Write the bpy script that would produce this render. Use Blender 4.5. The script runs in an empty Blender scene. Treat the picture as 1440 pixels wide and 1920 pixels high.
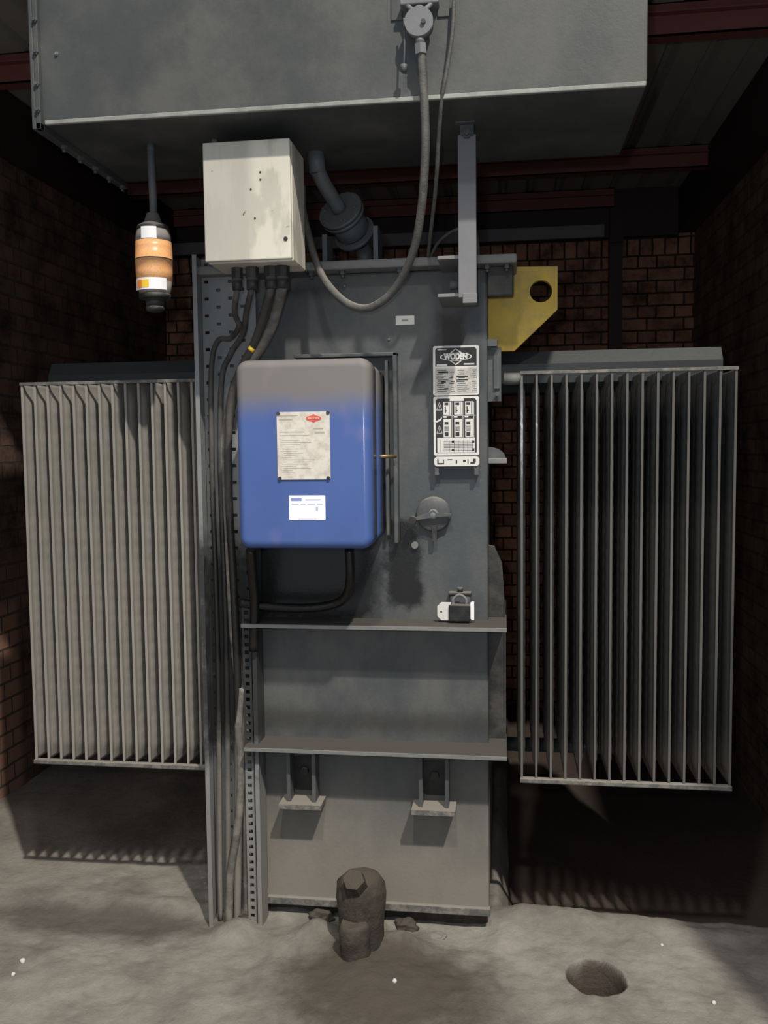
import bpy, bmesh, math, random
from mathutils import Vector, noise
random.seed(7)
C = bpy.context.scene.collection
sc = bpy.context.scene
# ---------------------------------------------------------------- camera
FPX = 1650.0
CR = Vector((0.99084259, 0.13455655, -0.01120276)).normalized()
CU = Vector((0.00161647, 0.07114255, 0.99746485)).normalized()
CF = Vector((-0.13501242, 0.98834876, -0.07027356)).normalized()
CAM = Vector((0, -2.8, 1.51))
cd = bpy.data.cameras.new('camera'); cam = bpy.data.objects.new('camera', cd); C.objects.link(cam)
from mathutils import Matrix
cam.matrix_world = Matrix(((CR.x, CU.x, -CF.x, CAM.x), (CR.y, CU.y, -CF.y, CAM.y), (CR.z, CU.z, -CF.z, CAM.z), (0, 0, 0, 1)))
cd.sensor_fit = 'HORIZONTAL'; cd.sensor_width = 36; cd.lens = 36 * FPX / 1440
cd.clip_start = .02; cd.clip_end = 60
sc.camera = cam
# ---------------------------------------------------------------- light
w = bpy.data.worlds.new('night_sky'); sc.world = w; w.use_nodes = True
w.node_tree.nodes['Background'].inputs[0].default_value = (.80, .86, 1, 1)
w.node_tree.nodes['Background'].inputs[1].default_value = .50
def point(name, loc, power, radius, col):
    l = bpy.data.lights.new(name, 'POINT'); l.energy = power; l.shadow_soft_size = radius; l.color = col
    o = bpy.data.objects.new(name, l); o.location = loc; C.objects.link(o); return o
point('flood_lamp', (2.55, -5.4, 9.0), 4100, .12, (1, .93, .84))       # yard floodlight high up, well outside the open front of the bay
wl = bpy.data.lights.new('added_spot', 'SPOT'); wl.energy = 210; wl.spot_size = math.radians(52); wl.spot_blend = .8; wl.shadow_soft_size = .09; wl.color = (1, .93, .84)  # unseen spot added to light the tank base and right floor
wo = bpy.data.objects.new('added_spot', wl); wo.location = (-.2, -2.3, 3.9); wo.rotation_euler = (Vector((-.15, -.15, .0)) - wo.location).to_track_quat('-Z', 'Y').to_euler(); C.objects.link(wo)
point('phone_torch', (-.06, -2.80, 1.59), 36, .02, (.93, .96, 1))       # the photographer's torch beside the lens
vs = sc.view_settings
vs.view_transform = 'Standard'; vs.look = 'None'; vs.gamma = 1; vs.use_curve_mapping = False
vs.exposure = -0.06

def at(px, py, Y):                 # point of the place seen at a photo position, on the plane at depth Y
    d = CF * FPX + CR * (px - 720) - CU * (py - 960)
    return CAM + d * ((Y - CAM.y) / d.y)
def fl(px, py, z=-.06):
    d = CF * FPX + CR * (px - 720) - CU * (py - 960)
    return CAM + d * ((z - CAM.z) / d.z)

# ---------------------------------------------------------------- materials
class NT:
    def __init__(s, name):
        s.m = bpy.data.materials.new(name); s.m.use_nodes = True; s.t = s.m.node_tree
        s.b = s.t.nodes['Principled BSDF']
    def n(s, typ, **kw):
        nd = s.t.nodes.new(typ)
        for k, v in kw.items(): setattr(nd, k, v)
        return nd
    def l(s, a, b): s.t.links.new(a, b)
    def val(s, x, inp):
        if hasattr(x, 'is_linked') or hasattr(x, 'links'): s.l(x, inp)
        else: inp.default_value = x
    def math(s, op, a, b=0.0, c=None, clamp=False):
        nd = s.n('ShaderNodeMath', operation=op); nd.use_clamp = clamp
        s.val(a, nd.inputs[0]); s.val(b, nd.inputs[1])
        if c is not None: s.val(c, nd.inputs[2])
        return nd.outputs[0]
    def mix(s, f, a, b):
        nd = s.n('ShaderNodeMix', data_type='RGBA')
        s.val(f, nd.inputs[0])
        for x, i in ((a, 6), (b, 7)):
            if isinstance(x, tuple): nd.inputs[i].default_value = (*x[:3], 1)
            else: s.l(x, nd.inputs[i])
        return nd.outputs[2]
    def mixf(s, f, a, b):
        nd = s.n('ShaderNodeMix', data_type='FLOAT')
        s.val(f, nd.inputs[0]); s.val(a, nd.inputs[2]); s.val(b, nd.inputs[3]); return nd.outputs[0]
    def coord(s, scale=(1, 1, 1), off=(0, 0, 0)):
        tc = s.n('ShaderNodeTexCoord'); mp = s.n('ShaderNodeMapping')
        mp.inputs['Scale'].default_value = scale; mp.inputs['Location'].default_value = off
        s.l(tc.outputs['Object'], mp.inputs[0]); return mp.outputs[0]
    def noise(s, vec, scale, detail=4, rough=.6):
        nd = s.n('ShaderNodeTexNoise'); nd.inputs['Scale'].default_value = scale
        nd.inputs['Detail'].default_value = detail; nd.inputs['Roughness'].default_value = rough
        s.l(vec, nd.inputs['Vector']); return nd.outputs[0]
    def ramp(s, x, a, b):           # smooth step a..b
        nd = s.n('ShaderNodeMapRange', interpolation_type='SMOOTHSTEP'); nd.clamp = True
        s.val(x, nd.inputs[0]); nd.inputs[1].default_value = a; nd.inputs[2].default_value = b
        return nd.outputs[0]
    def sep(s, vec):
        nd = s.n('ShaderNodeSeparateXYZ'); s.l(vec, nd.inputs[0]); return nd.outputs
    def blob(s, c, h, soft, nz, amp):   # box-shaped stain in object x,z with ragged border
        p = s.sep(s.coord())
        dx = s.math('SUBTRACT', s.math('ABSOLUTE', s.math('SUBTRACT', p[0], c[0])), h[0])
        dz = s.math('SUBTRACT', s.math('ABSOLUTE', s.math('SUBTRACT', p[2], c[1])), h[1])
        d = s.math('MAXIMUM', dx, dz)
        d = s.math('ADD', d, s.math('MULTIPLY', s.math('SUBTRACT', nz, .5), amp))
        return s.math('SUBTRACT', 1.0, s.ramp(d, -soft, soft))

def paint(name, col, rough=.5, dust=None, amount=.35, nscale=3.5, var=.25, bump=.15, metallic=0, up=.8, streak=1.0, stains=(), dustgrad=None, fine=60, spec=.4):
    """painted or unpainted surface: tone variation, dust in patches and on upward faces, shaped stains"""
    k = NT(name); v = k.coord((1, 1, streak)); v0 = k.coord()
    n1 = k.noise(v, nscale, 5, .65); n2 = k.noise(v0, fine, 3, .6)
    dark = tuple(c * (1 - var) for c in col); lite = tuple(min(1, c * (1 + var)) for c in col)
    base = k.mix(n1, dark, lite); base = k.mix(k.math('MULTIPLY', n2, .35), base, dark)
    r = k.mixf(n1, rough * .85, min(1, rough * 1.15))
    if dust:
        m = k.math('MULTIPLY', k.ramp(k.noise(k.coord((1, 1, streak), (5, 3, 1)), nscale * 1.7, 6, .65), .38, .72), amount)
        if dustgrad:                # more dust towards one height
            z = k.sep(v0)[2]; g = k.ramp(k.math('ADD', z, k.math('MULTIPLY', k.math('SUBTRACT', n1, .5), dustgrad[3])), dustgrad[0], dustgrad[1])
            m = k.math('ADD', m, k.math('MULTIPLY', g, dustgrad[2]), clamp=True)
        ge = k.n('ShaderNodeNewGeometry'); nz = k.sep(ge.outputs['Normal'])[2]
        m = k.math('MAXIMUM', m, k.math('MULTIPLY', k.ramp(nz, .3, .85), up), clamp=True)
        base = k.mix(m, base, dust); r = k.mixf(m, r, .95)
    for (c, h, soft, amp, scol, srough, strength) in stains:
        b = k.blob(c, h, soft, k.noise(v0, 9, 6, .7), amp); b = k.math('MULTIPLY', b, strength)
        base = k.mix(b, base, scol); r = k.mixf(b, r, srough)
    k.l(base, k.b.inputs['Base Color']); k.l(r, k.b.inputs['Roughness'])
    k.b.inputs['Metallic'].default_value = metallic
    k.b.inputs['Specular IOR Level'].default_value = spec
    if bump:
        bp = k.n('ShaderNodeBump'); bp.inputs['Strength'].default_value = bump; bp.inputs['Distance'].default_value = .004
        k.l(k.noise(v0, fine * 1.3, 4, .7), bp.inputs['Height']); k.l(bp.outputs[0], k.b.inputs['Normal'])
    return k.m
def flat(name, col, rough=.6, metallic=0, var=.12):
    return paint(name, col, rough, var=var, bump=.05, metallic=metallic)

DUST = (.215, .200, .170)
GREY = (.060, .069, .073)
OIL = (.012, .012, .011)
M = {}
M['tank'] = paint('tank_paint', GREY, .5, DUST, .28, 3, .25, .2, up=.9, streak=.6,
    stains=[((-.64+.48, 1.10), (.235, .155), .03, .16, OIL, .22, .95), ((-.32+.48, 1.15), (.055, .14), .02, .12, OIL, .18, .95),
            ((-.16+.48, 1.87), (.04, .06), .02, .08, (.03, .024, .018), .6, .8), ((-.62+.48, 2.02), (.12, .02), .02, .08, OIL, .4, .6),
            ((-.4+.48, .62), (.5, .035), .03, .05, (.03, .028, .024), .8, .6)],
    dustgrad=(.62, -.02, .95, .35))
M['steel'] = paint('grey_steel', GREY, .5, DUST, .3, 6, .25, .15)
M['pale_steel'] = paint('pale_grey_steel', (.15, .155, .165), .5, DUST, .3, 5, .15, .1)
M['lip'] = paint('worn_lip', (.17, .18, .175), .6, DUST, .5, 14, .35, .2)
M['brightlip'] = paint('bright_worn_lip', (.30, .31, .28), .6, (.16, .155, .14), .6, 9, .3, .2)
M['cons'] = paint('conservator_paint', (.062, .068, .066), .48, DUST, .22, 2.5, .3, .15, spec=.35)
M['finL'] = paint('dusty_fin_paint', (.06, .066, .067), .55, (.265, .25, .222), .35, 3, .2, .12, up=.9, dustgrad=(-2, -1, .85, 0))
M['finR'] = paint('oily_fin_paint', (.078, .080, .078), .28, (.15, .13, .11), .25, 2.5, .3, .12, up=.9, streak=.15, stains=[((0, 1.04), (.2, .17), .06, .15, (.05, .053, .055), .13, .95)], dustgrad=(.20, .0, .6, .30), spec=.5)
def fin_edges(m, col, strength):      # worn, dust-whitened weld along each fin's front edge
    t = m.node_tree; b = t.nodes['Principled BSDF']; tc = t.nodes.new('ShaderNodeTexCoord'); sx = t.nodes.new('ShaderNodeSeparateXYZ'); t.links.new(tc.outputs['Object'], sx.inputs[0])
    c = t.nodes.new('ShaderNodeMath'); c.operation = 'LESS_THAN'; t.links.new(sx.outputs[1], c.inputs[0]); c.inputs[1].default_value = .009
    c2 = t.nodes.new('ShaderNodeMath'); c2.operation = 'MULTIPLY'; t.links.new(c.outputs[0], c2.inputs[0]); c2.inputs[1].default_value = strength
    mx = t.nodes.new('ShaderNodeMix'); mx.data_type = 'RGBA'; src = b.inputs['Base Color'].links[0].from_socket
    t.links.new(c2.outputs[0], mx.inputs[0]); t.links.new(src, mx.inputs[6]); mx.inputs[7].default_value = (*col, 1); t.links.new(mx.outputs[2], b.inputs['Base Color'])
fin_edges(M['finR'], (.105, .100, .09), .8); fin_edges(M['finL'], (.28, .265, .235), .6)
M['edge'] = paint('dusty_edge', (.10, .10, .095), .7, (.27, .25, .21), .8, 20, .25, .3)
M['relay'] = paint('relay_paint', (.11, .125, .135), .5, DUST, .25, 8, .2, .1)
M['header'] = paint('header_paint', (.024, .030, .031), .5, (.05, .05, .048), .2, 4, .2, .1, up=.1)
M['ledge'] = paint('dirty_ledge', (.045, .045, .042), .7, (.09, .08, .068), .5, 6, .3, .3, up=.6)
M['yellow'] = paint('yellow_paint', (.72, .50, .075), .6, (.34, .29, .17), .6, 7, .2, .2, up=.2)
M['dark'] = paint('dark_rubber', (.022, .022, .021), .5, DUST, .2, 9, .3, .2)
M['blackm'] = paint('black_metal', (.012, .012, .012), .45, DUST, .1, 9, .3, .2)
M['cable'] = paint('dusty_cable', (.055, .053, .048), .7, DUST, .6, 14, .3, .3, up=.9)
M['palecable'] = paint('pale_dusty_cable', (.11, .105, .095), .7, (.26, .24, .20), .7, 12, .3, .3)
M['hose'] = paint('braided_hose', (.075, .075, .07), .55, DUST, .35, 20, .2, .5, fine=160)
M['oilblack'] = paint('oily_black', (.010, .010, .009), .28, None, var=.3, bump=.3)
M['tray'] = paint('tray_galvanised', (.22, .235, .24), .5, DUST, .4, 5, .3, .2, streak=.4,
    stains=[((.04, .92), (.2, .36), .08, .3, OIL, .3, .9)], dustgrad=(.75, .1, .5, .3))
M['traycable'] = paint('tray_cable_jacket', (.05, .048, .044), .65, (.20, .185, .16), .5, 9, .3, .3, streak=.3,
    stains=[((0, .95), (.5, .36), .1, .35, OIL, .3, .92)], dustgrad=(.75, .2, .7, .3))
M['white'] = flat('white_print', (.62, .62, .58)); M['black'] = flat('black_print', (.02, .02, .02), .5)
M['silverp'] = paint('worn_plate_face', (.50, .50, .46), .5, (.34, .30, .26), .8, 26, .2, .1)
M['inkb'] = flat('blue_ink', (.05, .09, .35)); M['inkr'] = flat('red_ink', (.60, .09, .05)); M['inkg'] = flat('grey_ink', (.28, .27, .25))
M['redsteel'] = paint('red_oxide_steel', (.16, .050, .042), .6, (.12, .07, .055), .3, 4, .3, .15)
M['brownsteel'] = paint('dark_brown_steel', (.03, .018, .014), .6, None, var=.3)
M['roof'] = paint('roof_sheet', (.24, .225, .195), .6, (.30, .28, .24), .3, 3, .3, .1)
M['mud'] = paint('caked_mud', (.042, .034, .027), .95, (.085, .072, .056), .7, 16, .4, 1.0)
M['stone'] = flat('white_stone', (.6, .6, .58), .9)
M['brass'] = paint('dull_brass', (.25, .19, .10), .45, None, metallic=.6)
M['pit'] = paint('dark_soil', (.035, .027, .023), .95, None, var=.3, bump=.6)

def beige():
    k = NT('beige_enamel'); v = k.coord((1, 1, .22)); v0 = k.coord()
    m1 = k.ramp(k.noise(v, 14, 4, .6), .45, .6)
    m2 = k.math('MULTIPLY', k.ramp(k.noise(k.coord((1, 1, .45), (3, 1, 7)), 9, 4, .55), .46, .54), k.ramp(k.math('ADD', k.sep(v0)[0], k.math('MULTIPLY', k.noise(v0, 7), .04)), .015, .05))
    c = k.mix(k.math('MULTIPLY', m1, .6), (.42, .405, .34), (.49, .47, .395)); c = k.mix(k.math('MULTIPLY', m2, .8), c, (.62, .59, .49))
    rust = k.ramp(k.noise(v0, 30, 3, .5), .72, .76)
    c = k.mix(rust, c, (.10, .06, .035))
    k.l(c, k.b.inputs['Base Color']); k.b.inputs['Roughness'].default_value = .55; return k.m
M['beige'] = beige()
def blue():
    k = NT('blue_enamel'); v0 = k.coord(); z = k.sep(v0)[2]
    n = k.noise(k.coord((1, 1, .5)), 6, 4, .6)
    d = k.ramp(k.math('ADD', z, k.math('MULTIPLY', k.math('SUBTRACT', n, .5), .06)), .355, .47)    # dust lying over the upper quarter
    c = k.mix(n, (.048, .090, .26), (.070, .125, .33)); c = k.mix(k.math('MULTIPLY', d, .95), c, (.15, .138, .122))
    pk = k.ramp(k.noise(k.coord((1, 1, .6), (2, 5, 8)), 7, 2, .5), .62, .75); c = k.mix(k.math('MULTIPLY', pk, .25), c, (.30, .22, .36))
    k.l(c, k.b.inputs['Base Color']); k.l(k.mixf(d, .20, .7), k.b.inputs['Roughness']); return k.m
M['blue'] = blue()
def glass(name, col, emi=None, rough=.12):
    k = NT(name); k.b.inputs['Base Color'].default_value = (*col, 1); k.b.inputs['Roughness'].default_value = rough
    k.b.inputs['Coat Weight'].default_value = .6; return k.m
def gel():
    k = NT('orange_silica_gel'); v = k.coord(); vo = k.n('ShaderNodeTexVoronoi'); vo.inputs['Scale'].default_value = 240; k.l(v, vo.inputs['Vector'])
    c = k.mix(vo.outputs[0], (.95, .52, .24), (.80, .38, .14)); k.l(c, k.b.inputs['Base Color']); k.b.inputs['Roughness'].default_value = .35
    k.b.inputs['Coat Weight'].default_value = .7; return k.m
M['gel'] = gel()
M['clear'] = glass('cloudy_cup', (.30, .27, .25)); M['bright'] = flat('bright_label', (.90, .90, .90))
M['orangep'] = flat('orange_print', (.9, .28, .04)); M['yellowp'] = flat('yellow_print', (.95, .62, .06))

def brick(name, axes, a, b, mortar, dark=1.0, soldier=None, lit_brick=None):
    k = NT(name); v0 = k.coord(); p = k.sep(v0)
    cb = k.n('ShaderNodeCombineXYZ'); k.l(p[axes[0]], cb.inputs[0]); k.l(p[axes[1]], cb.inputs[1])
    def tex(vec, bw, rh, off, sq=1.0, sf=2):
        t = k.n('ShaderNodeTexBrick'); t.offset = off; t.squash = sq; t.squash_frequency = sf
        t.inputs['Color1'].default_value = (*a, 1); t.inputs['Color2'].default_value = (*b, 1); t.inputs['Mortar'].default_value = (*mortar, 1)
        t.inputs['Scale'].default_value = 1; t.inputs['Mortar Size'].default_value = .006; t.inputs['Mortar Smooth'].default_value = .3
        t.inputs['Brick Width'].default_value = bw; t.inputs['Row Height'].default_value = rh; t.inputs['Bias'].default_value = -.1
        # a little wobble
        k.l(vec, t.inputs['Vector']); return t
    nv = k.n('ShaderNodeVectorMath', operation='ADD'); nn = k.n('ShaderNodeTexNoise'); nn.inputs['Scale'].default_value = 14; k.l(v0, nn.inputs['Vector'])
    sc_ = k.n('ShaderNodeVectorMath', operation='SCALE'); sc_.inputs['Scale'].default_value = .008; k.l(nn.outputs['Color'], sc_.inputs[0])
    k.l(cb.outputs[0], nv.inputs[0]); k.l(sc_.outputs[0], nv.inputs[1])
    t = tex(nv.outputs[0], .225, .0775, .5, .5, 2); col, fac = t.outputs[0], t.outputs[1]
    if soldier:
        t2 = tex(nv.outputs[0], .0775, .11, 0.0); z = p[axes[1]]
        g = k.math('GREATER_THAN', z, soldier)
        mp = k.n('ShaderNodeMapping'); mp.inputs['Location'].default_value = (0, -soldier, 0); k.l(nv.outputs[0], mp.inputs[0]); k.l(mp.outputs[0], t2.inputs['Vector'])
        col = k.mix(g, col, t2.outputs[0]); fac = k.mixf(g, fac, t2.outputs[1])
    n = k.noise(v0, 5, 5, .7); col = k.mix(k.ramp(n, .35, .75), col, tuple(c * .35 for c in mortar))
    if lit_brick:                        # lamp-lit wedge put into the colour: lighter salmon bricks below and in front
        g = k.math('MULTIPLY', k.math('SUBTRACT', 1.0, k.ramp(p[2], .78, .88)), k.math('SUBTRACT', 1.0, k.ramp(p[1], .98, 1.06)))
        col = k.mix(g, col, k.mix(fac, lit_brick, mortar))
    k.l(col, k.b.inputs['Base Color']); k.b.inputs['Roughness'].default_value = .9; k.b.inputs['Specular IOR Level'].default_value = .15
    bp = k.n('ShaderNodeBump'); bp.inputs['Strength'].default_value = .8; bp.inputs['Distance'].default_value = .008; bp.invert = True
    h = k.math('ADD', fac, k.math('MULTIPLY', k.noise(v0, 60, 4, .7), .4)); k.l(h, bp.inputs['Height']); k.l(bp.outputs[0], k.b.inputs['Normal'])
    return k.m
BA, BB, MO = (.105, .040, .022), (.060, .026, .017), (.030, .024, .019)
M['brick_back'] = brick('brick_back', (0, 2), (.42, .21, .135), (.26, .13, .09), (.045, .036, .03), soldier=2.712)
M['brick_left'] = brick('brick_left', (1, 2), (.20, .115, .085), (.14, .09, .07), (.10, .08, .065), lit_brick=(.33, .18, .125))
M['brick_right'] = brick('brick_right', (1, 2), (.24, .15, .11), (.18, .12, .09), (.12, .10, .08))

def floor_mat():
    k = NT('dusty_floor'); v0 = k.coord(); n1 = k.noise(v0, 2.6, 8, .68); n2 = k.noise(k.coord((1, 1, 1), (4, 2, 0)), 7, 6, .7)
    c = k.mix(k.ramp(n1, .3, .7), (.16, .150, .130), (.30, .285, .25))
    c = k.mix(k.math('MULTIPLY', k.ramp(n2, .52, .75), .45), c, (.12, .11, .093))
    p = k.sep(v0)
    def patch(cx, cy, rx, ry, soft, amp):
        dx = k.math('DIVIDE', k.math('SUBTRACT', p[0], cx), rx); dy = k.math('DIVIDE', k.math('SUBTRACT', p[1], cy), ry)
        d = k.math('SQRT', k.math('ADD', k.math('MULTIPLY', dx, dx), k.math('MULTIPLY', dy, dy)))
        d = k.math('ADD', d, k.math('MULTIPLY', k.math('SUBTRACT', n2, .5), amp)); return k.math('SUBTRACT', 1.0, k.ramp(d, 1 - soft, 1 + soft))
    c = k.mix(k.math('MULTIPLY', patch(-.35, -.36, .34, .24, .45, 1.3), .92), c, (.072, .061, .049))    # damp soil around the drain
    c = k.mix(k.math('MULTIPLY', patch(-1.35, -.10, .42, .10, .5, 1.8), .8), c, (.085, .078, .068))
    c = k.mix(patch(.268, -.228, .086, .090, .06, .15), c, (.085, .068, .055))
    c = k.mix(k.math('LESS_THAN', p[2], -.145), c, (.075, .058, .048))  # low ground painted darker, its shade put into the colour
    k.l(c, k.b.inputs['Base Color']); k.b.inputs['Roughness'].default_value = .95; k.b.inputs['Specular IOR Level'].default_value = .15
    bp = k.n('ShaderNodeBump'); bp.inputs['Strength'].default_value = .6; bp.inputs['Distance'].default_value = .01
    k.l(k.noise(v0, 45, 6, .7), bp.inputs['Height']); k.l(bp.outputs[0], k.b.inputs['Normal']); return k.m
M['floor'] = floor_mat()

# ---------------------------------------------------------------- geometry helpers
def wloc(o):
    v = Vector((0, 0, 0))
    while o is not None: v += o.location; o = o.parent
    return v
class MB:
    """collects shapes in world coordinates, then links them as one mesh object"""
    def __init__(s): s.bm = bmesh.new(); s.smooth = set()
    def box(s, x0, x1, y0, y1, z0, z1, bev=0, segs=2, rot=None, piv=None):
        t = bmesh.new(); bmesh.ops.create_cube(t, size=1)
        for v in t.verts: v.co = Vector(((x0 + x1) / 2 + v.co.x * (x1 - x0), (y0 + y1) / 2 + v.co.y * (y1 - y0), (z0 + z1) / 2 + v.co.z * (z1 - z0)))
        if bev: bmesh.ops.bevel(t, geom=list(t.edges), offset=bev, segments=segs, affect='EDGES', profile=.5)
        if rot: 
            R = Matrix.Rotation(rot[1], 4, rot[0]); pv = Vector(piv) if piv else Vector(((x0 + x1) / 2, (y0 + y1) / 2, (z0 + z1) / 2))
            for v in t.verts: v.co = pv + R @ (v.co - pv)
        s.add(t); return s
    def add(s, t, smooth=False):
        me = bpy.data.meshes.new('tmp')
        for f in t.faces:
            if smooth: f.smooth = True
        t.to_mesh(me); s.bm.from_mesh(me); bpy.data.meshes.remove(me); t.free()
    def cyl(s, a, b, r, r2=None, n=24, smooth=True, caps=True):
        a, b = Vector(a), Vector(b); d = b - a; r2 = r if r2 is None else r2
        q = d.to_track_quat('Z', 'Y').to_matrix()
        t = bmesh.new(); ra = []; rb = []
        for i in range(n):
            c = Vector((math.cos(2 * math.pi * i / n), math.sin(2 * math.pi * i / n), 0)); ra.append(t.verts.new(a + q @ (c * r))); rb.append(t.verts.new(b + q @ (c * r2)))
        for i in range(n):
            f = t.faces.new((ra[i], ra[(i + 1) % n], rb[(i + 1) % n], rb[i])); f.smooth = smooth and n > 8
        if caps: t.faces.new(ra[::-1]); t.faces.new(rb)
        s.add(t); return s
    def lathe(s, base, axis, prof, n=32):      # prof: (dist along axis, radius)
        base = Vector(base); q = Vector(axis).to_track_quat('Z', 'Y').to_matrix(); t = bmesh.new(); rings = []
        for h, r in prof:
            rings.append([t.verts.new(base + q @ Vector((r * math.cos(2 * math.pi * i / n), r * math.sin(2 * math.pi * i / n), h))) for i in range(n)])
        for k in range(len(rings) - 1):
            for i in range(n):
                f = t.faces.new((rings[k][i], rings[k][(i + 1) % n], rings[k + 1][(i + 1) % n], rings[k + 1][i])); f.smooth = True
        t.faces.new(rings[0][::-1]); t.faces.new(rings[-1])
        # crisp corners where the profile turns
        s.add(t); return s
    def tube(s, pts, r, n=12, sub=8):
        P = [Vector(p) for p in pts]; Q = [P[0] * 2 - P[1]] + P + [P[-1] * 2 - P[-2]]; path = []
        for i in range(1, len(Q) - 2):
            for j in range(sub):
                u = j / sub; p0, p1, p2, p3 = Q[i - 1:i + 3]
                path.append(.5 * ((2 * p1) + (p2 - p0) * u + (2 * p0 - 5 * p1 + 4 * p2 - p3) * u * u + (3 * p1 - p0 - 3 * p2 + p3) * u ** 3))
        path.append(P[-1]); t = bmesh.new(); rings = []; nrm = None
        for i, p in enumerate(path):
            d = (path[min(i + 1, len(path) - 1)] - path[max(i - 1, 0)]).normalized()
            if nrm is None: nrm = d.orthogonal().normalized()
            nrm = (nrm - d * nrm.dot(d)).normalized(); b = d.cross(nrm)
            rings.append([t.verts.new(p + (nrm * math.cos(2 * math.pi * k / n) + b * math.sin(2 * math.pi * k / n)) * r) for k in range(n)])
        for k in range(len(rings) - 1):
            for i in range(n):
                f = t.faces.new((rings[k][i], rings[k][(i + 1) % n], rings[k + 1][(i + 1) % n], rings[k + 1][i])); f.smooth = True
        t.faces.new(rings[0][::-1]); t.faces.new(rings[-1]); s.add(t); return s
    def prism(s, pts, y0, y1, bev=0, holes=()):      # outline in x,z extruded along y; round holes as (x, z, r)
        t = bmesh.new()
        def loop(P): 
            vs_ = [t.verts.new((x, y0, z)) for x, z in P]; return [t.edges.new((vs_[i], vs_[(i + 1) % len(vs_)])) for i in range(len(vs_))]
        es = loop(pts)
        for hx, hz, hr in holes: es += loop([(hx + hr * math.cos(2 * math.pi * i / 28), hz + hr * math.sin(2 * math.pi * i / 28)) for i in range(28)])
        g = bmesh.ops.triangle_fill(t, edges=es, use_beauty=True)
        fs = [f for f in t.faces]
        r = bmesh.ops.extrude_face_region(t, geom=fs); 
        for v in [e for e in r['geom'] if isinstance(e, bmesh.types.BMVert)]: v.co.y = y1
        bmesh.ops.recalc_face_normals(t, faces=list(t.faces)); s.add(t); return s
    def rbox(s, x0, x1, z0, z1, y0, y1, r, edge=.0, n=6):   # slab with rounded corners seen from the front, front rim softened by edge
        def outline(k):
            o = []
            for cx, cz, a0 in ((x1 - r, z1 - r, 0), (x0 + r, z1 - r, 90), (x0 + r, z0 + r, 180), (x1 - r, z0 + r, 270)):
                for i in range(n + 1):
                    a = math.radians(a0 + 90 * i / n); rr = r - k; o.append((cx + rr * math.cos(a), cz + rr * math.sin(a)))
            return o
        t = bmesh.new(); rings = []
        lev = [(y1, 0)] + ([(y0 + edge * (1 - math.sin(math.radians(a))), edge * (1 - math.cos(math.radians(a)))) for a in range(0, 91, 15)] if edge else [(y0, 0)])
        for y, k in lev: rings.append([t.verts.new((x, y, z)) for x, z in outline(k)])
        m = len(rings[0])
        for q in range(len(rings) - 1):
            for i in range(m):
                f = t.faces.new((rings[q][i], rings[q][(i + 1) % m], rings[q + 1][(i + 1) % m], rings[q + 1][i])); f.smooth = True
        t.faces.new(rings[0]); t.faces.new(rings[-1][::-1]); bmesh.ops.recalc_face_normals(t, faces=list(t.faces)); s.add(t); return s
    def bolt(s, c, axis=(0, -1, 0), r=.009, h=.008):
        c = Vector(c); a = Vector(axis).normalized(); s.cyl(c, c + a * h, r, n=6, smooth=False); s.cyl(c + a * h, c + a * h * 1.8, r * .55, n=10); return s
    def build(s, name, mat, parent=None, loc=None):
        me = bpy.data.meshes.new(name); off = wloc(parent) if parent else Vector(loc or (0, 0, 0))
        for v in s.bm.verts: v.co -= off
        s.bm.to_mesh(me); s.bm.free(); me.materials.append(mat)
        o = bpy.data.objects.new(name, me); C.objects.link(o)
        if parent: o.parent = parent
        else: o.location = off
        return o
def tag(o, label, cat, group=None):
    o['label'] = label; o['category'] = cat
    if group: o['group'] = group
    return o
def thing(name, label, cat, loc, group=None):
    o = bpy.data.objects.new(name, None); o.empty_display_size = .1; C.objects.link(o); o.location = loc; return tag(o, label, cat, group)
def struct(o): o['kind'] = 'structure'; return o
def text(body, x, z, y, size, mat, parent, name='lettering', width=None, depth=.0006, bold=0.0):
    cu = bpy.data.curves.new('t', 'FONT'); cu.body = body; cu.size = size; cu.align_x = 'CENTER'; cu.align_y = 'CENTER'; cu.extrude = depth; cu.offset = bold
    to = bpy.data.objects.new('t', cu); C.objects.link(to); dg = bpy.context.evaluated_depsgraph_get(); dg.update()
    me = bpy.data.meshes.new_from_object(to.evaluated_get(dg)); bpy.data.objects.remove(to); bpy.data.curves.remove(cu)
    xs = [v.co.x for v in me.vertices]; s = (width / (max(xs) - min(xs))) if width else 1; off = wloc(parent)
    for v in me.vertices:
        vx, vy, vz = v.co; v.co = Vector((x + vx * s, y - vz, z + vy)) - off
    me.name = name; me.materials.clear(); me.materials.append(mat)
    o = bpy.data.objects.new(name, me); C.objects.link(o); o.parent = parent; return o

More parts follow.
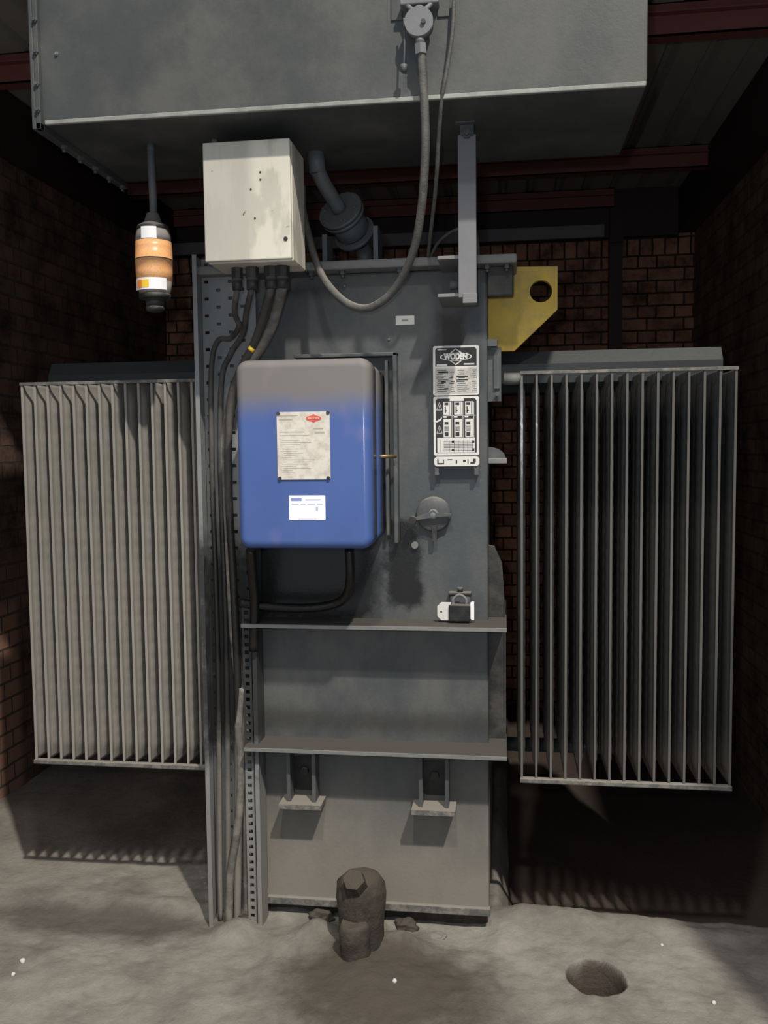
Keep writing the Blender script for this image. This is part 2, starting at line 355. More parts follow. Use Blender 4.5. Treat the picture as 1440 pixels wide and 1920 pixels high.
# ---------------------------------------------------------------- the bay: floor, walls, roof
XL, XR, YB, ZR, FZ = -2.27, 1.18, 3.0, 3.12, -.06
def spread(a, b, fa, fb, fine, coarse):
    o = [a]; 
    while o[-1] < b - 1e-6:
        st = fine if fa <= o[-1] < fb else coarse; nx = o[-1] + st
        if o[-1] < fa < nx: nx = fa
        o.append(min(nx, b))
    return o
PIT_Y = lambda x: .135 + .03 * noise.noise(Vector((x * 5, 0, 3)))
def fheight(x, y):
    h = .016 * noise.fractal(Vector((x * 2.2, y * 2.2, 0)), .8, 2, 4) + .005 * noise.fractal(Vector((x * 11, y * 11, 4)), .7, 2, 3)
    g = lambda cx, cy, rx, ry, a: a * math.exp(-((x - cx) / rx) ** 2 - ((y - cy) / ry) ** 2)
    h += g(-.42, -.30, .17, .16, .035) + g(-.60, -.10, .06, .05, .05) + g(-.33, -.12, .07, .05, .035) + g(-.87, -.10, .06, .06, .04)
    h += g(-.43, -.16, .30, .06, .02) + g(-1.25, .03, .4, .05, .02) + g(.20, .10, .30, .05, .022) + g(.6, .06, .3, .04, .012) + g(0, -.02, .06, .1, .02)
    h += .002 * noise.noise(Vector((x * 30, y * 30, 9)))
    # round hole
    d = math.hypot((x - .268) / .083, (y + .228) / .088) + .10 * noise.noise(Vector((x * 9, y * 9, 1)))
    t = min(1, max(0, (1.08 - d) / .22)); h -= .15 * t * t * (3 - 2 * t)
    if x > -.02 and y > 0:          # added drop in the ground behind the right-hand cooler, keeps it dark
        t = min(1, max(0, (y - PIT_Y(x)) / .05)) * min(1, (x + .02) / .05); h -= .13 * t
    return h
xs = sorted(set(spread(XL - .02, .16, -1.5, .16, .0115, .045) + spread(.16, .38, .16, .38, .004, .01) + spread(.38, XR + .02, .38, 1.0, .0115, .045)))
ys = sorted(set(spread(-3.3, -.34, -.68, -.34, .0115, .09) + spread(-.34, -.11, -.34, -.11, .004, .01) + spread(-.11, YB, -.11, .26, .0115, .09)))
xs = [x for i, x in enumerate(xs) if i == 0 or x - xs[i - 1] > 1e-4]; ys = [y for i, y in enumerate(ys) if i == 0 or y - ys[i - 1] > 1e-4]
bm = bmesh.new(); G = [[bm.verts.new((x, y, FZ + fheight(x, y))) for x in xs] for y in ys]
for j in range(len(ys) - 1):
    for i in range(len(xs) - 1):
        f = bm.faces.new((G[j][i], G[j][i + 1], G[j + 1][i + 1], G[j + 1][i])); f.smooth = True
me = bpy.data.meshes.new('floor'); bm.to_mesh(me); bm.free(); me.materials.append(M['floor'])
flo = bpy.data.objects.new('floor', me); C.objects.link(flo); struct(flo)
# low ground behind the right cooler is the same floor, with shade in its colour
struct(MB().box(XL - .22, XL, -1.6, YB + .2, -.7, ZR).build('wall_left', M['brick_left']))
struct(MB().box(XR, XR + .22, -1.6, YB + .2, -.7, ZR).build('wall_right', M['brick_right']))
struct(MB().box(XL - .22, XR + .22, YB, YB + .22, -.7, ZR).build('wall_back', M['brick_back']))
# corrugated roof: flutes run front to back
bm = bmesh.new(); prof = []; x = XL - .25
while x < XR + .25: prof += [(x, 0), (x + .105, 0), (x + .125, .035), (x + .150, .035)]; x += .170
for k in range(len(prof) - 1):
    (xa, za), (xb, zb) = prof[k], prof[k + 1]
    v = [bm.verts.new(p) for p in ((xa, -.30, ZR + za), (xb, -.30, ZR + zb), (xb, YB + .22, ZR + zb), (xa, YB + .22, ZR + za))]; bm.faces.new(v)
bmesh.ops.remove_doubles(bm, verts=list(bm.verts), dist=1e-4); bmesh.ops.recalc_face_normals(bm, faces=list(bm.faces)); bmesh.ops.solidify(bm, geom=list(bm.faces), thickness=.004)
me = bpy.data.meshes.new('ceiling'); bm.to_mesh(me); bm.free(); me.materials.append(M['roof'])
ce = bpy.data.objects.new('ceiling', me); C.objects.link(ce); struct(ce)
def purlin(y, x0, x1, n, z0=3.0):   # C-section steel purlin
    b = MB().box(x0, x1, y, y + .006, z0, ZR).box(x0, x1, y - .0, y + .06, z0, z0 + .006).box(x0, x1, y, y + .06, ZR - .008, ZR - .001).box(x0, x1, y - .03, y, z0 + .07, z0 + .076)
    struct(b.build('trim_%d' % n, M['redsteel']))
purlin(.62, XL, XR, 1); purlin(2.20, XL, XR, 2); purlin(2.93, XL + .05, .68, 3)
struct(MB().box(XL + .11, XR - .11, 2.955, 2.998, 2.822, ZR - .002).build('trim_8', M['brownsteel']))
struct(MB().box(XL + .02, .62, 2.90, 2.925, 2.815, 2.89).build('trim_4', M['pale_steel']))          # grey plate under the rear purlin
struct(MB().box(.655, .735, 2.93, 2.99, FZ - .5, 3.0).box(.655, .735, 2.91, 2.93, 2.78, 2.92).build('trim_5', M['brownsteel']))   # stanchion on the rear wall
struct(MB().box(XR - .10, XR, -.3, YB, 2.84, ZR - .01).build('trim_6', M['brownsteel']))
struct(MB().box(XL, XL + .10, -.3, YB, 2.86, ZR - .01).build('trim_7', M['brownsteel']))

# ---------------------------------------------------------------- transformer tank
TX0, TX1 = -.93, -.05
tr = thing('transformer', 'tall grey oil-stained transformer tank standing between the two finned coolers', 'transformer', ((TX0 + TX1) / 2 + .01, 0, 0))
b = MB().box(TX0, TX1, 0, 1.0, -.01, 2.07, .006); b.build('tank', M['tank'], tr)
b = MB().box(-.97, .041, -.06, 1.06, 2.072, 2.100, .006)
b.build('lid', M['lip'], tr)['label'] = 'pale dusty overhanging lid plate'
for x in (-.60, -.50, -.32, -.05, .01): MB().bolt((x, -.035, 2.072), (0, 0, -1), .011, .012).build('lid_bolt', M['steel'], tr)
# stiffening ledges that wrap round the tank
for z, dz in ((.950, .014), (.548, .014)):
    lg = MB().box(TX0 + .1, .008, -.118, .4, z, z + dz, .002).build('ledge', M['ledge'], tr)
    MB().box(TX0 + .1, .008, -.121, -.117, z + .001, z + dz - .001, .001).build('front_lip', M['lip'], lg)
MB().prism([(-.052, .563), (.006, .563), (.006, .95), (-.052, .95)], .052, .064).prism([(-.052, .965), (.004, .965), (-.006, 1.14), (-.03, 1.195), (-.052, 1.20)], .052, .064).build('gusset', M['dark'], tr)
MB().box(-.835, TX1 + .004, -.014, .01, -.012, .014, .003).build('base_lip', M['edge'], tr)
MB().box(-.84, TX1 - .004, .035, .95, FZ - .03, -.01).build('skid_beam', M['mud'], tr)
# vertical joint strips beside the cooler and weld boss
b = MB().box(-.05, -.008, .03, .05, 1.66, 1.83).box(-.05, -.02, .0, .05, 1.83, 1.852).box(-.03, -.012, .02, .06, 1.70, 1.80).bolt((-.02, .02, 1.68)); b.build('valve_flange', M['steel'], tr)
lug = MB().prism([(-.05, 2.101), (.173, 2.095), (.173, 1.958), (.035, 1.829), (-.05, 1.829)], .14, .165, holes=[(.120, 2.018, .036)]).build('lifting_lug', M['yellow'], tr)
lug['label'] = 'yellow painted lifting lug plate with a round hole'
MB().box(-.05, .03, -.02, .02, 1.98, 2.072, .004).box(-.045, .025, -.022, -.02, 1.985, 2.01).build('lid_clamp', M['dark'], tr)
sb_ = MB().box(-.05, .010, .02, .12, 1.462, 1.480, .003).build('side_bracket', M['lip'], tr)
MB().prism([(-.05, 1.48)] + [(-.05 + .055 * math.cos(math.radians(a)), 1.48 + .036 * math.sin(math.radians(a))) for a in range(0, 91, 10)], .05, .064).build('web', M['steel'], sb_)
# jacking brackets low on the front
for cx in (-.657, -.224):
    k = MB().prism([(cx - .070, .350), (cx + .070, .350), (cx + .070, .366), (cx - .070, .366)], -.087, .0); a = k.build('jacking_bracket', M['edge'], tr)
    for s in (-1, 1):
        MB().box(cx + s * .042 - .006, cx + s * .042 + .006, -.062, 0, .362, .548).build('web', M['steel'], a)
    MB().rbox(cx - .036, cx + .036, .385, .50, -.006, .001, .01).cyl((cx, -.02, .45), (cx, 0, .45), .014).build('recess_plate', M['blackm'], a)
# frame bars round the control cabinet opening
b = MB().box(-.345, -.331, -.045, 0, 1.214, 1.815, .003).box(-.66, -.331, -.045, 0, 1.803, 1.815, .003).box(-.37, -.361, -.035, 0, 1.24, 1.79)
b.build('cabinet_mounting_frame', M['steel'], tr)
# small boss and screw heads
MB().cyl((-.283, -.012, 1.205), (-.283, 0, 1.205), .011).build('boss', M['lip'], tr)
for x, z in ((-.44, 1.96), (-.50, 2.03), (-.36, 1.86), (-.17, .72 - .2), (-.22, 1.60)): MB().cyl((x, -.004, z), (x, 0, z), .004, n=10).build('stud', M['lip'], tr)

# tap changer handwheel
tc = at(812, 965, -.04)
hw = thing('tap_switch', 'round grey tap switch disc with a cross bar handle under the name plates', 'switch', (tc.x, 0, tc.z))
MB().lathe((tc.x, 0, tc.z), (0, -1, 0), [(0, .046), (.014, .056), (.020, .056), (.026, .050), (.027, .02)]).build('dial', M['steel'], hw)
MB().lathe((tc.x, -.024, tc.z), (0, -1, 0), [(0, .018), (.02, .016), (.024, .008), (.0245, .0005)], 20).build('hub', M['pale_steel'], hw)
b = MB(); b.prism([(tc.x - .066, tc.z - .012), (tc.x - .01, tc.z + .008), (tc.x, tc.z + .016), (tc.x + .012, tc.z + .006), (tc.x + .058, tc.z + .003), (tc.x + .058, tc.z - .003), (tc.x, tc.z - .008), (tc.x - .066, tc.z - .020)], -.048, -.034)
bar = b.build('cross_bar', M['steel'], hw)
MB().cyl((tc.x - .064, -.060, tc.z - .016), (tc.x - .064, -.030, tc.z - .016), .012).build('knob', M['blackm'], bar)
MB().prism([(tc.x - .005, tc.z - .035), (tc.x + .012, tc.z - .035), (tc.x + .010, tc.z - .085), (tc.x - .003, tc.z - .085)], -.032, -.026).build('pointer', M['dark'], hw)

# ---------------------------------------------------------------- rating plates on standoff straps
PY = -.04
def rect(px0, py0, px1, py1, Y=PY):
    a = at(px0, (py0 + py1) / 2, Y); b_ = at(px1, (py0 + py1) / 2, Y); c = at((px0 + px1) / 2, py1, Y); d = at((px0 + px1) / 2, py0, Y)
    return a.x, b_.x, c.z, d.z
x0, x1, z0, z1 = rect(812, 645, 898, 893)
hl = thing('plate_holder', 'two grey upright straps carrying the rating plates on the tank front', 'bracket', ((x0 + x1) / 2, 0, z0))
for sx in (x0 + .004, x1 - .014):
    MB().box(sx, sx + .012, PY + .004, PY + .009, z0 + .004, z1 - .004).cyl((sx + .006, PY + .006, z0 + .008), (sx + .006, 0, z0 + .008), .007).cyl((sx + .006, PY + .006, z1 - .012), (sx + .006, 0, z1 - .012), .007).build('strap', M['steel'], hl)
def bars(lst, Y, th=.0008):
    b = MB()
    for (a, c, e, g) in lst: b.box(a, c, Y - th, Y + .0002, e, g)
    return b
def plate(label, x0, x1, z0, z1, r=.006, ground='black'):
    p = thing('rating_plate', label, 'plate', ((x0 + x1) / 2, PY, z0)); MB().rbox(x0, x1, z0, z1, PY, PY + .003, r).build('backing', M['white'], p)
    return p
def logo(cx, cz, w, Y, parent, mat_l, mat_g):     # lozenge with a broad oval band of letters
    h = w * .50
    def loz(s, y, th, mat, nm):
        MB().prism([(cx - w * .36 * s, cz), (cx, cz + h * .52 * s), (cx + w * .36 * s, cz), (cx, cz - h * .52 * s)], y - th, y).build(nm, mat, parent)
    def oval(s, y, th, mat, nm):
        MB().prism([(cx + w * .5 * s * math.cos(a), cz + h * .255 * (s ** 1.6) * math.sin(a)) for a in [math.radians(i * 10) for i in range(36)]], y - th, y).build(nm, mat, parent)
    loz(1, Y, .0006, mat_l, 'logo_lozenge'); loz(.84, Y - .0006, .0004, mat_g, 'logo_lozenge_inner')
    oval(1, Y - .001, .0004, mat_l, 'logo_band'); oval(.90, Y - .0014, .0004, M['black'], 'logo_band_inner')
    text('WODEN', cx, cz, Y - .0019, h * .52, mat_l, parent, 'logo_lettering', width=w * .74, bold=h * .03)
# plate 1
x0, x1, z0, z1 = rect(812, 648, 898, 741); W = x1 - x0; H = z1 - z0
p1 = plate('upper rating plate, white rimmed, lozenge logo over rows of small print', x0, x1, z0, z1)
Yf = PY - .0002
fx = lambda u: x0 + W * u
fz = lambda v: z1 - H * v
MB().prism([(fx(.05), fz(.08)), (fx(.09), fz(.04)), (fx(.91), fz(.04)), (fx(.95), fz(.08)), (fx(.95), fz(.41)), (fx(.05), fz(.41))], Yf - .0006, Yf).build('black_ground', M['black'], p1)
logo(fx(.50), fz(.225), W * .70, Yf - .0008, p1, M['white'], M['black'])
MB().box(fx(.04), fx(.96), Yf - .0005, Yf, fz(.96), fz(.45)).build('print_ground', M['silverp'], p1)
random.seed(3); L = []
for col0, col1 in ((.06, .33), (.35, .48), (.51, .80), (.84, .96)):
    v = .49
    while v < .94:
        if random.random() < .82:
            u0 = col0 + random.random() * .05; u1 = col1 - random.random() * (col1 - col0) * .4; th = random.choice((.008, .010, .012)); L.append((fx(u0), fx(u1), fz(v + th), fz(v)))
        v += .038
L += [(fx(.12), fx(.33), fz(.55), fz(.515)), (fx(.18), fx(.28), fz(.75), fz(.71)), (fx(.24), fx(.33), fz(.88), fz(.85)), (fx(.51), fx(.76), fz(.637), fz(.615)), (fx(.51), fx(.76), fz(.70), fz(.685))]
bars(L, Yf - .0005).build('small_print', M['black'], p1)
bars([(fx(.10), fx(.30), fz(.085), fz(.07)), (fx(.08), fx(.31), fz(.405), fz(.37)), (fx(.67), fx(.90), fz(.39), fz(.36))], Yf - .0006).build('white_print', M['white'], p1)
# plate 2: winding diagram
x0, x1, z0, z1 = rect(813, 743, 898, 854); W = x1 - x0; H = z1 - z0
p2 = plate('middle rating plate, winding diagram in white on black with a table below', x0, x1, z0, z1)
MB().prism([(fx(.05), fz(.07)), (fx(.09), fz(.035)), (fx(.90), fz(.035)), (fx(.95), fz(.07)), (fx(.95), fz(.95)), (fx(.05), fz(.95))], Yf - .0006, Yf).build('black_ground', M['black'], p2)
L = [(fx(.36), fx(.67), fz(.08), fz(.035)), (fx(.08), fx(.91), fz(.95), fz(.70))]; D = []
for cu in (.22, .46, .70):
    L += [(fx(cu), fx(cu + .17), fz(.31), fz(.09)), (fx(cu), fx(cu + .17), fz(.69), fz(.38)), (fx(cu - .01), fx(cu + .07), fz(.36), fz(.325)), (fx(cu + .185), fx(cu + .195), fz(.70), fz(.10))]
    D += [(fx(cu + .025), fx(cu + .11), fz(.145), fz(.105)), (fx(cu + .025), fx(cu + .11), fz(.475), fz(.43)), (fx(cu + .025), fx(cu + .11), fz(.67), fz(.60)), (fx(cu + .03), fx(cu + .055), fz(.28), fz(.17)), (fx(cu + .03), fx(cu + .08), fz(.25), fz(.235)), (fx(cu + .13), fx(cu + .138), fz(.30), fz(.10))]
    for q in range(5): D.append((fx(cu + .02), fx(cu + .12), fz(.505 + q * .019), fz(.499 + q * .019)))
L += [(fx(.2), fx(.93), fz(.330), fz(.322))]
for q in range(8): D.append((fx(.15 + q * .10), fx(.155 + q * .10), fz(.94), fz(.74)))
for q in range(7): D.append((fx(.22), fx(.88), fz(.762 + q * .026), fz(.757 + q * .026)))
D += [(fx(.40), fx(.45), fz(.78), fz(.75)), (fx(.40), fx(.45), fz(.92), fz(.89)), (fx(.85), fx(.90), fz(.79), fz(.75)), (fx(.85), fx(.90), fz(.92), fz(.88))]
w1 = bars(L, Yf - .0006)
for cv in (.17, .56):               # little star-connection triangles
    for (a, c) in (((.13, cv - .07), (.07, cv + .06)), ((.13, cv - .07), (.19, cv + .06)), ((.07, cv + .06), (.19, cv + .06)), ((.13, cv - .02), (.13, cv + .03))):
        w1.cyl((fx(a[0]), Yf - .001, fz(a[1])), (fx(c[0]), Yf - .001, fz(c[1])), .0008, n=6)
w1.prism([(fx(.05), fz(.42)), (fx(.19), fz(.35)), (fx(.17), fz(.40)), (fx(.07), fz(.44))], Yf - .0012, Yf - .0006)
w1.build('white_print', M['white'], p2); bars(D, Yf - .0014).build('small_print', M['black'], p2)
# plate 3
x0, x1, z0, z1 = rect(814, 856, 899, 874); W = x1 - x0; H = z1 - z0
p3 = plate('narrow round-ended rating strip below the two larger plates', x0, x1, z0, z1, .011)
bars([(fx(.07), fx(.22), fz(.78), fz(.66)), (fx(.07), fx(.10), fz(.66), fz(.25)), (fx(.20), fx(.22), fz(.66), fz(.3)), (fx(.30), fx(.40), fz(.35), fz(.28)), (fx(.48), fx(.51), fz(.72), fz(.38)), (fx(.64), fx(.70), fz(.55), fz(.35)), (fx(.74), fx(.76), fz(.75), fz(.3)), (fx(.80), fx(.90), fz(.75), fz(.58)), (fx(.86), fx(.92), fz(.6), fz(.25))], Yf).build('small_print', M['black'], p3)

# small white sticker on the tank
x0, x1, z0, z1 = rect(742, 592, 777, 609, 0); sk = thing('paper_label', 'small white paper label on the tank above the blue cabinet', 'label', ((x0 + x1) / 2, 0, z0))
MB().box(x0, x1, -.0015, 0, z0, z1).build('paper', M['white'], sk); bars_ = MB().box((x0 + x1) / 2 - .010, (x0 + x1) / 2 + .010, -.002, -.0014, (z0 + z1) / 2 - .003, (z0 + z1) / 2 + .003).build('faded_print', M['inkg'], sk)

# padlock and tags on the lower sampling hasp
c = at(862, 1135, -.05)
hs = thing('hasp', 'grey steel hasp low on the tank above the upper ledge', 'hasp', (c.x, 0, c.z - .05))
MB().box(c.x - .032, c.x + .032, -.03, 0, c.z - .01, c.z + .028, .004).build('hasp_plate', M['steel'], hs)
MB().box(c.x - .036, c.x + .036, -.034, 0, c.z + .028, c.z + .038, .003).cyl((c.x, -.02, c.z + .038), (c.x, -.02, c.z + .052), .009).build('hasp_cover', M['dark'], hs)
pk = thing('padlock', 'black padlock hanging on the hasp between two white tags', 'padlock', (c.x, -.04, c.z - .055))
MB().rbox(c.x - .034, c.x + .034, c.z - .050, c.z + .004, -.066, -.038, .006, .004).build('body', M['blackm'], pk)
MB().tube([(c.x - .02, -.052, c.z), (c.x - .02, -.052, c.z + .02), (c.x, -.052, c.z + .034), (c.x + .02, -.052, c.z + .02), (c.x + .02, -.052, c.z)], .0045).build('shackle', M['pale_steel'], pk)
def ctag(px0, py0, px1, py1, label, hole):
    x0, x1, z0, z1 = rect(px0, py0, px1, py1, -.055)
    g = thing('tag', label, 'tag', ((x0 + x1) / 2, -.055, z0)); k = .3 * (x1 - x0)
    MB().prism([(x0, z0 + k), (x0 + k, z0), (x1, z0), (x1, z1), (x0 + k, z1), (x0, z1 - k)], -.056, -.054, holes=[(x0 + .012, (z0 + z1) / 2 - .002, .0035)] if hole else ()).build('card', M['bright' if not hole else 'white'], g)
ctag(820, 1129, 846, 1163, 'white card tag with clipped corners and a hole, left of the padlock', True)
ctag(882, 1128, 889, 1162, 'narrow edge-on white card tag right of the padlock', False)

# ---------------------------------------------------------------- coolers
PITCH = .0458
def fin_mesh(name, mat, depth=.40, z0=.452, z1=1.742, flip=1):
    ys_ = []; nfl = 4; fw = (depth - .024) / nfl
    ys_.append((0, 0)); ys_.append((.008, 0)) ; ys_.append((.0095, .10))
    for k in range(nfl):
        for u, a in ((.10, .55), (.25, .92), (.5, 1), (.75, .92), (.90, .55), (1.0, .15)): ys_.append((.012 + fw * (k + u), a))
    ys_[-1] = (depth - .012, 0); ys_.append((depth, 0))
    zs = []; z = z0
    zs = [z0, z0 + .010] + [z0 + .010 + .055 * i / 4 for i in range(1, 5)]
    z = zs[-1]
    while z < z1 - .07: z += .012; zs.append(z)
    zs += [z1 - .055 * (4 - i) / 4 - .010 for i in range(1, 5)] + [z1]
    zs = sorted(set(round(q, 4) for q in zs)); bm = bmesh.new(); grids = []
    for s in (-1, 1):
        g = []
        for z in zs:
            e = min(z - z0, z1 - z); row = []
            for (y, a) in ys_:
                k = min(1, max(0, (e - .008 - max(0, (.05 - y)) * .5) / .045)); t = (.0034 if y < .0085 else .0016) + .0105 * a * k
                ph = ((z - z0) / .048) % 1.0; dimp = math.exp(-((ph - .5) / .14) ** 2)
                if .012 < y < depth - .02: t -= .006 * dimp * (1 - a) * k if a < .5 else .0018 * dimp * k
                row.append(bm.verts.new((s * t, y, z - z0)))
            g.append(row)
        grids.append(g)
        for j in range(len(zs) - 1):
            for i in range(len(ys_) - 1):
                q = (g[j][i], g[j][i + 1], g[j + 1][i + 1], g[j + 1][i]); f = bm.faces.new(q if s > 0 else q[::-1]); f.smooth = True
    A, B = grids; nz, ny = len(zs), len(ys_)
    for j in range(nz - 1):
        bm.faces.new((A[j][0], B[j][0], B[j + 1][0], A[j + 1][0])); bm.faces.new((B[j][-1], A[j][-1], A[j + 1][-1], B[j + 1][-1]))
    for i in range(ny - 1):
        bm.faces.new((A[0][i], A[0][i + 1], B[0][i + 1], B[0][i])); bm.faces.new((A[-1][i + 1], A[-1][i], B[-1][i], B[-1][i + 1]))
    me = bpy.data.meshes.new(name); bm.to_mesh(me); bm.free(); me.materials.append(mat); return me
def cooler(x0, label, fm, hx0, hx1):
    r = thing('radiator', label, 'radiator', (x0 + 7 * PITCH, 0, .44), 'finned oil coolers either side of the tank')
    for k in range(15):
        o = bpy.data.objects.new('cooling_fin', fm); C.objects.link(o); o.parent = r; o.location = (x0 + k * PITCH - wloc(r).x, 0, .012)
        # front welded edge of the fin
    b = MB()
    x1 = x0 + 14 * PITCH
    MB().box(x0 - .006, x1 + .006, -.004, .006, 1.740, 1.750, .001).build('top_rail', M['edge'], r)
    MB().box(x0 - .006, x1 + .006, -.010, .012, .438, .453, .003).build('bottom_rail', M['edge'], r)
    for zc in (1.772, .50):
        b = MB(); t = bmesh.new(); ra = []; rb = []
        for (dy, dz) in ((-.075, -.045), (-.075, .018), (-.045, .062), (.045, .062), (.075, .018), (.075, -.045), (.045, -.075), (-.045, -.075)):
            ra.append(t.verts.new((hx0, .27 + dy, zc + dz))); rb.append(t.verts.new((hx1, .27 + dy, zc + dz)))
        for i in range(8): t.faces.new((ra[i], ra[(i + 1) % 8], rb[(i + 1) % 8], rb[i]))
        t.faces.new(ra); t.faces.new(rb[::-1]); bmesh.ops.recalc_face_normals(t, faces=list(t.faces)); b.add(t)
        if zc > 1: b.build('header_duct', M['header'], r)
        else: 
            b.bm.free(); nb = MB().cyl((hx0, .25, .478), (hx1, .25, .478), .024); nb.build('header_duct', M['header'], r)
    return r
fL = fin_mesh('cooling_fin', M['finL']); fR = fin_mesh('cooling_fin', M['finR'])
rl = cooler(-1.612, 'pale dust-coated finned cooler on the left, lit fins beside the cable tray', fL, -1.62, TX0)
rr = cooler(.056, 'dark oily finned cooler on the right, standing beside the yellow lug', fR, TX1, .703)
# pipe stub with pale rim between tank and right cooler
MB().cyl((.0, .10, 1.735), (.06, .10, 1.735), .020).build('pipe_stub', M['lip'], rr)

# ---------------------------------------------------------------- conservator
CX0, CX1, CY0, CY1, CZ0, CZ1 = -1.286, .363, -.42, .12, 2.428, 2.96
cv = thing('conservator_tank', 'long grey box-shaped oil tank overhead with a pale lower lip', 'tank', ((CX0 + CX1) / 2, (CY0 + CY1) / 2, CZ0))
MB().box(CX0, CX1, CY0, CY1, CZ0, CZ1, .004).build('shell', M['cons'], cv)
MB().box(CX0 + .02, CX1 - .004, CY0 - .007, CY0 + .004, CZ0 - .003, CZ0 + .009, .002).build('lower_lip', M['brightlip'], cv)
e = MB().box(CX0 - .012, CX0 + .0, CY0 - .018, CY1 + .018, CZ0 - .018, CZ1 + .018, .003).box(CX0, CX0 + .014, CY0 - .018, CY0, CZ0 - .018, CZ1 + .018, .002).box(CX0, CX0 + .014, CY0 - .018, CY1 + .018, CZ0 - .018, CZ0, .002)
ep = e.build('end_flange', M['cons'], cv)
for z in (2.46, 2.53, 2.615, 2.70, 2.78): MB().bolt((CX0 + .008, CY0 - .018, z), (0, -1, 0), .008, .006).build('bolt', M['steel'], ep)
for y in (-.30, -.20, -.10, .0, .10): MB().bolt((CX0 + .010, y, CZ0 - .018), (0, 0, -1), .010, .010).build('bolt', M['steel'], ep)
MB().bolt((CX0 + .06, CY0, 2.615), (0, -1, 0), .006, .004).build('bolt', M['lip'], cv)
MB().cyl((-.845, -.22, CZ0 - .03), (-.845, -.22, CZ0), .010).build('plug', M['lip'], cv)
# conservator strut
st = thing('hanger_strut', 'pale grey flat steel strut between the overhead tank and the main tank top', 'strut', (-.102, -.2, 1.94))
sx0, sx1 = -.128, -.077
MB().box(sx0, sx1, -.226, -.218, 1.945, 2.40, .001).box(sx1 - .004, sx1, -.22, -.185, 1.945, 2.40).build('strut', M['pale_steel'], st)
MB().box(sx0 + .012, sx1 + .002, -.24, -.20, 1.926, 1.955, .002).build('foot', M['pale_steel'], st)
MB().box(sx0 + .006, sx1 - .006, -.23, -.20, 2.395, 2.425).box(sx0 - .006, sx1 - .002, -.25, -.17, 2.425, 2.434).build('top_cleat', M['steel'], st)
MB().bolt(((sx0 + sx1) / 2, -.226, 2.40), (0, -1, 0), .014, .012).build('bolt', M['steel'], st)
# channel bracket on the tank that the strut bolts to
cb = thing('channel_bracket', 'short grey channel bracket under the lid beside the strut foot', 'bracket', (-.14, 0, 1.95))
MB().box(-.19, -.085, -.20, 0, 1.952, 1.962, .001).build('lower_flange', M['lip'], cb)
MB().box(-.19, -.085, -.20, 0, 2.060, 2.070, .001).build('upper_flange', M['lip'], cb)
MB().box(-.096, -.085, -.20, 0, 1.96, 2.062).build('web', M['steel'], cb)
MB().cyl((-.135, -.10, 2.005), (-.098, -.10, 2.005), .024, n=6, smooth=False).cyl((-.16, -.10, 2.005), (-.135, -.10, 2.005), .013).build('bolt', M['pale_steel'], cb)

# buchholz pipe from the overhead tank to the lid
bz = thing('oil_pipe', 'grey flanged oil pipe slanting behind the beige box down to the lid', 'pipe', (-.52, .1, 2.10))
A = Vector((-.575, -.06, 2.435)); B = Vector((-.572, -.05, 2.37)); Cc = Vector((-.522, .05, 2.283)); Dd = Vector((-.482, .16, 2.215))
MB().cyl(A, B, .026).build('pipe', M['relay'], bz)
MB().tube([B + Vector((0, 0, .01)), B + (Cc - B) * .3, Cc], .024, 16, 6).build('pipe', M['relay'], bz)
ax = (Dd - Cc).normalized(); axv = (Cc - B).normalized()
fv = MB().lathe(Cc, ax, [(0, .074), (.014, .074), (.0145, .05)]).lathe(Cc + ax * .016, ax, [(0, .074), (.014, .074)])
fo = fv.build('flange', M['relay'], bz)
q = ax.orthogonal().normalized(); q2 = ax.cross(q)
for i in range(6):
    a = i * math.pi / 3; c = Cc + (q * math.cos(a) + q2 * math.sin(a)) * .062; MB().bolt(c, -ax, .007, .006).build('bolt', M['relay'], fo)
MB().lathe(Cc + ax * .030, ax, [(0, .045), (.02, .056), (.06, .060), (.075, .050)]).build('relay_body', M['relay'], bz)
MB().lathe(Cc + ax * .105, ax, [(0, .070), (.014, .070), (.015, .04), (.05, .03)]).build('flange', M['relay'], bz)
MB().box(-.41, -.395, .02, .12, 2.10, 2.22).build('saddle', M['relay'], bz); MB().box(-.575, -.56, .02, .12, 2.10, 2.20).build('saddle', M['relay'], bz)
E2 = Cc + ax * .15; MB().tube([E2 - ax * .02, E2 + Vector((.01, .03, -.03)), (E2.x + .01, E2.y + .04, 2.101)], .028, 16, 6).build('elbow', M['relay'], bz)

# ---------------------------------------------------------------- breather
bx, by = -1.043, -.22
br = thing('breather', 'hanging dehydrating breather with orange gel below the overhead tank', 'breather', (bx, by, 1.937))
MB().tube([(bx - .0, by, 2.435), (bx + .001, by, 2.34), (bx + .003, by, 2.24), (bx, by, 2.19)], .0115, 14, 5).build('pipe', M['steel'], br)
MB().lathe((bx, by, 2.175), (0, 0, 1), [(0, .050), (.012, .046), (.024, .026), (.05, .018)], 32).build('cap', M['dark'], br)
MB().lathe((bx, by, 2.140), (0, 0, 1), [(0, .053), (.02, .052), (.036, .048)], 32).build('collar', M['clear'], br)
g = MB().lathe((bx, by, 2.022), (0, 0, 1), [(0, .0525), (.03, .0545), (.064, .055), (.064, .0555), (.067, .0555), (.067, .055), (.10, .0545), (.118, .053)], 36).build('gel_canister', M['gel'], br)
MB().lathe((bx, by, 2.0855), (0, 0, 1), [(0, .0562), (.003, .0562)], 36).build('ring', M['dark'], br)
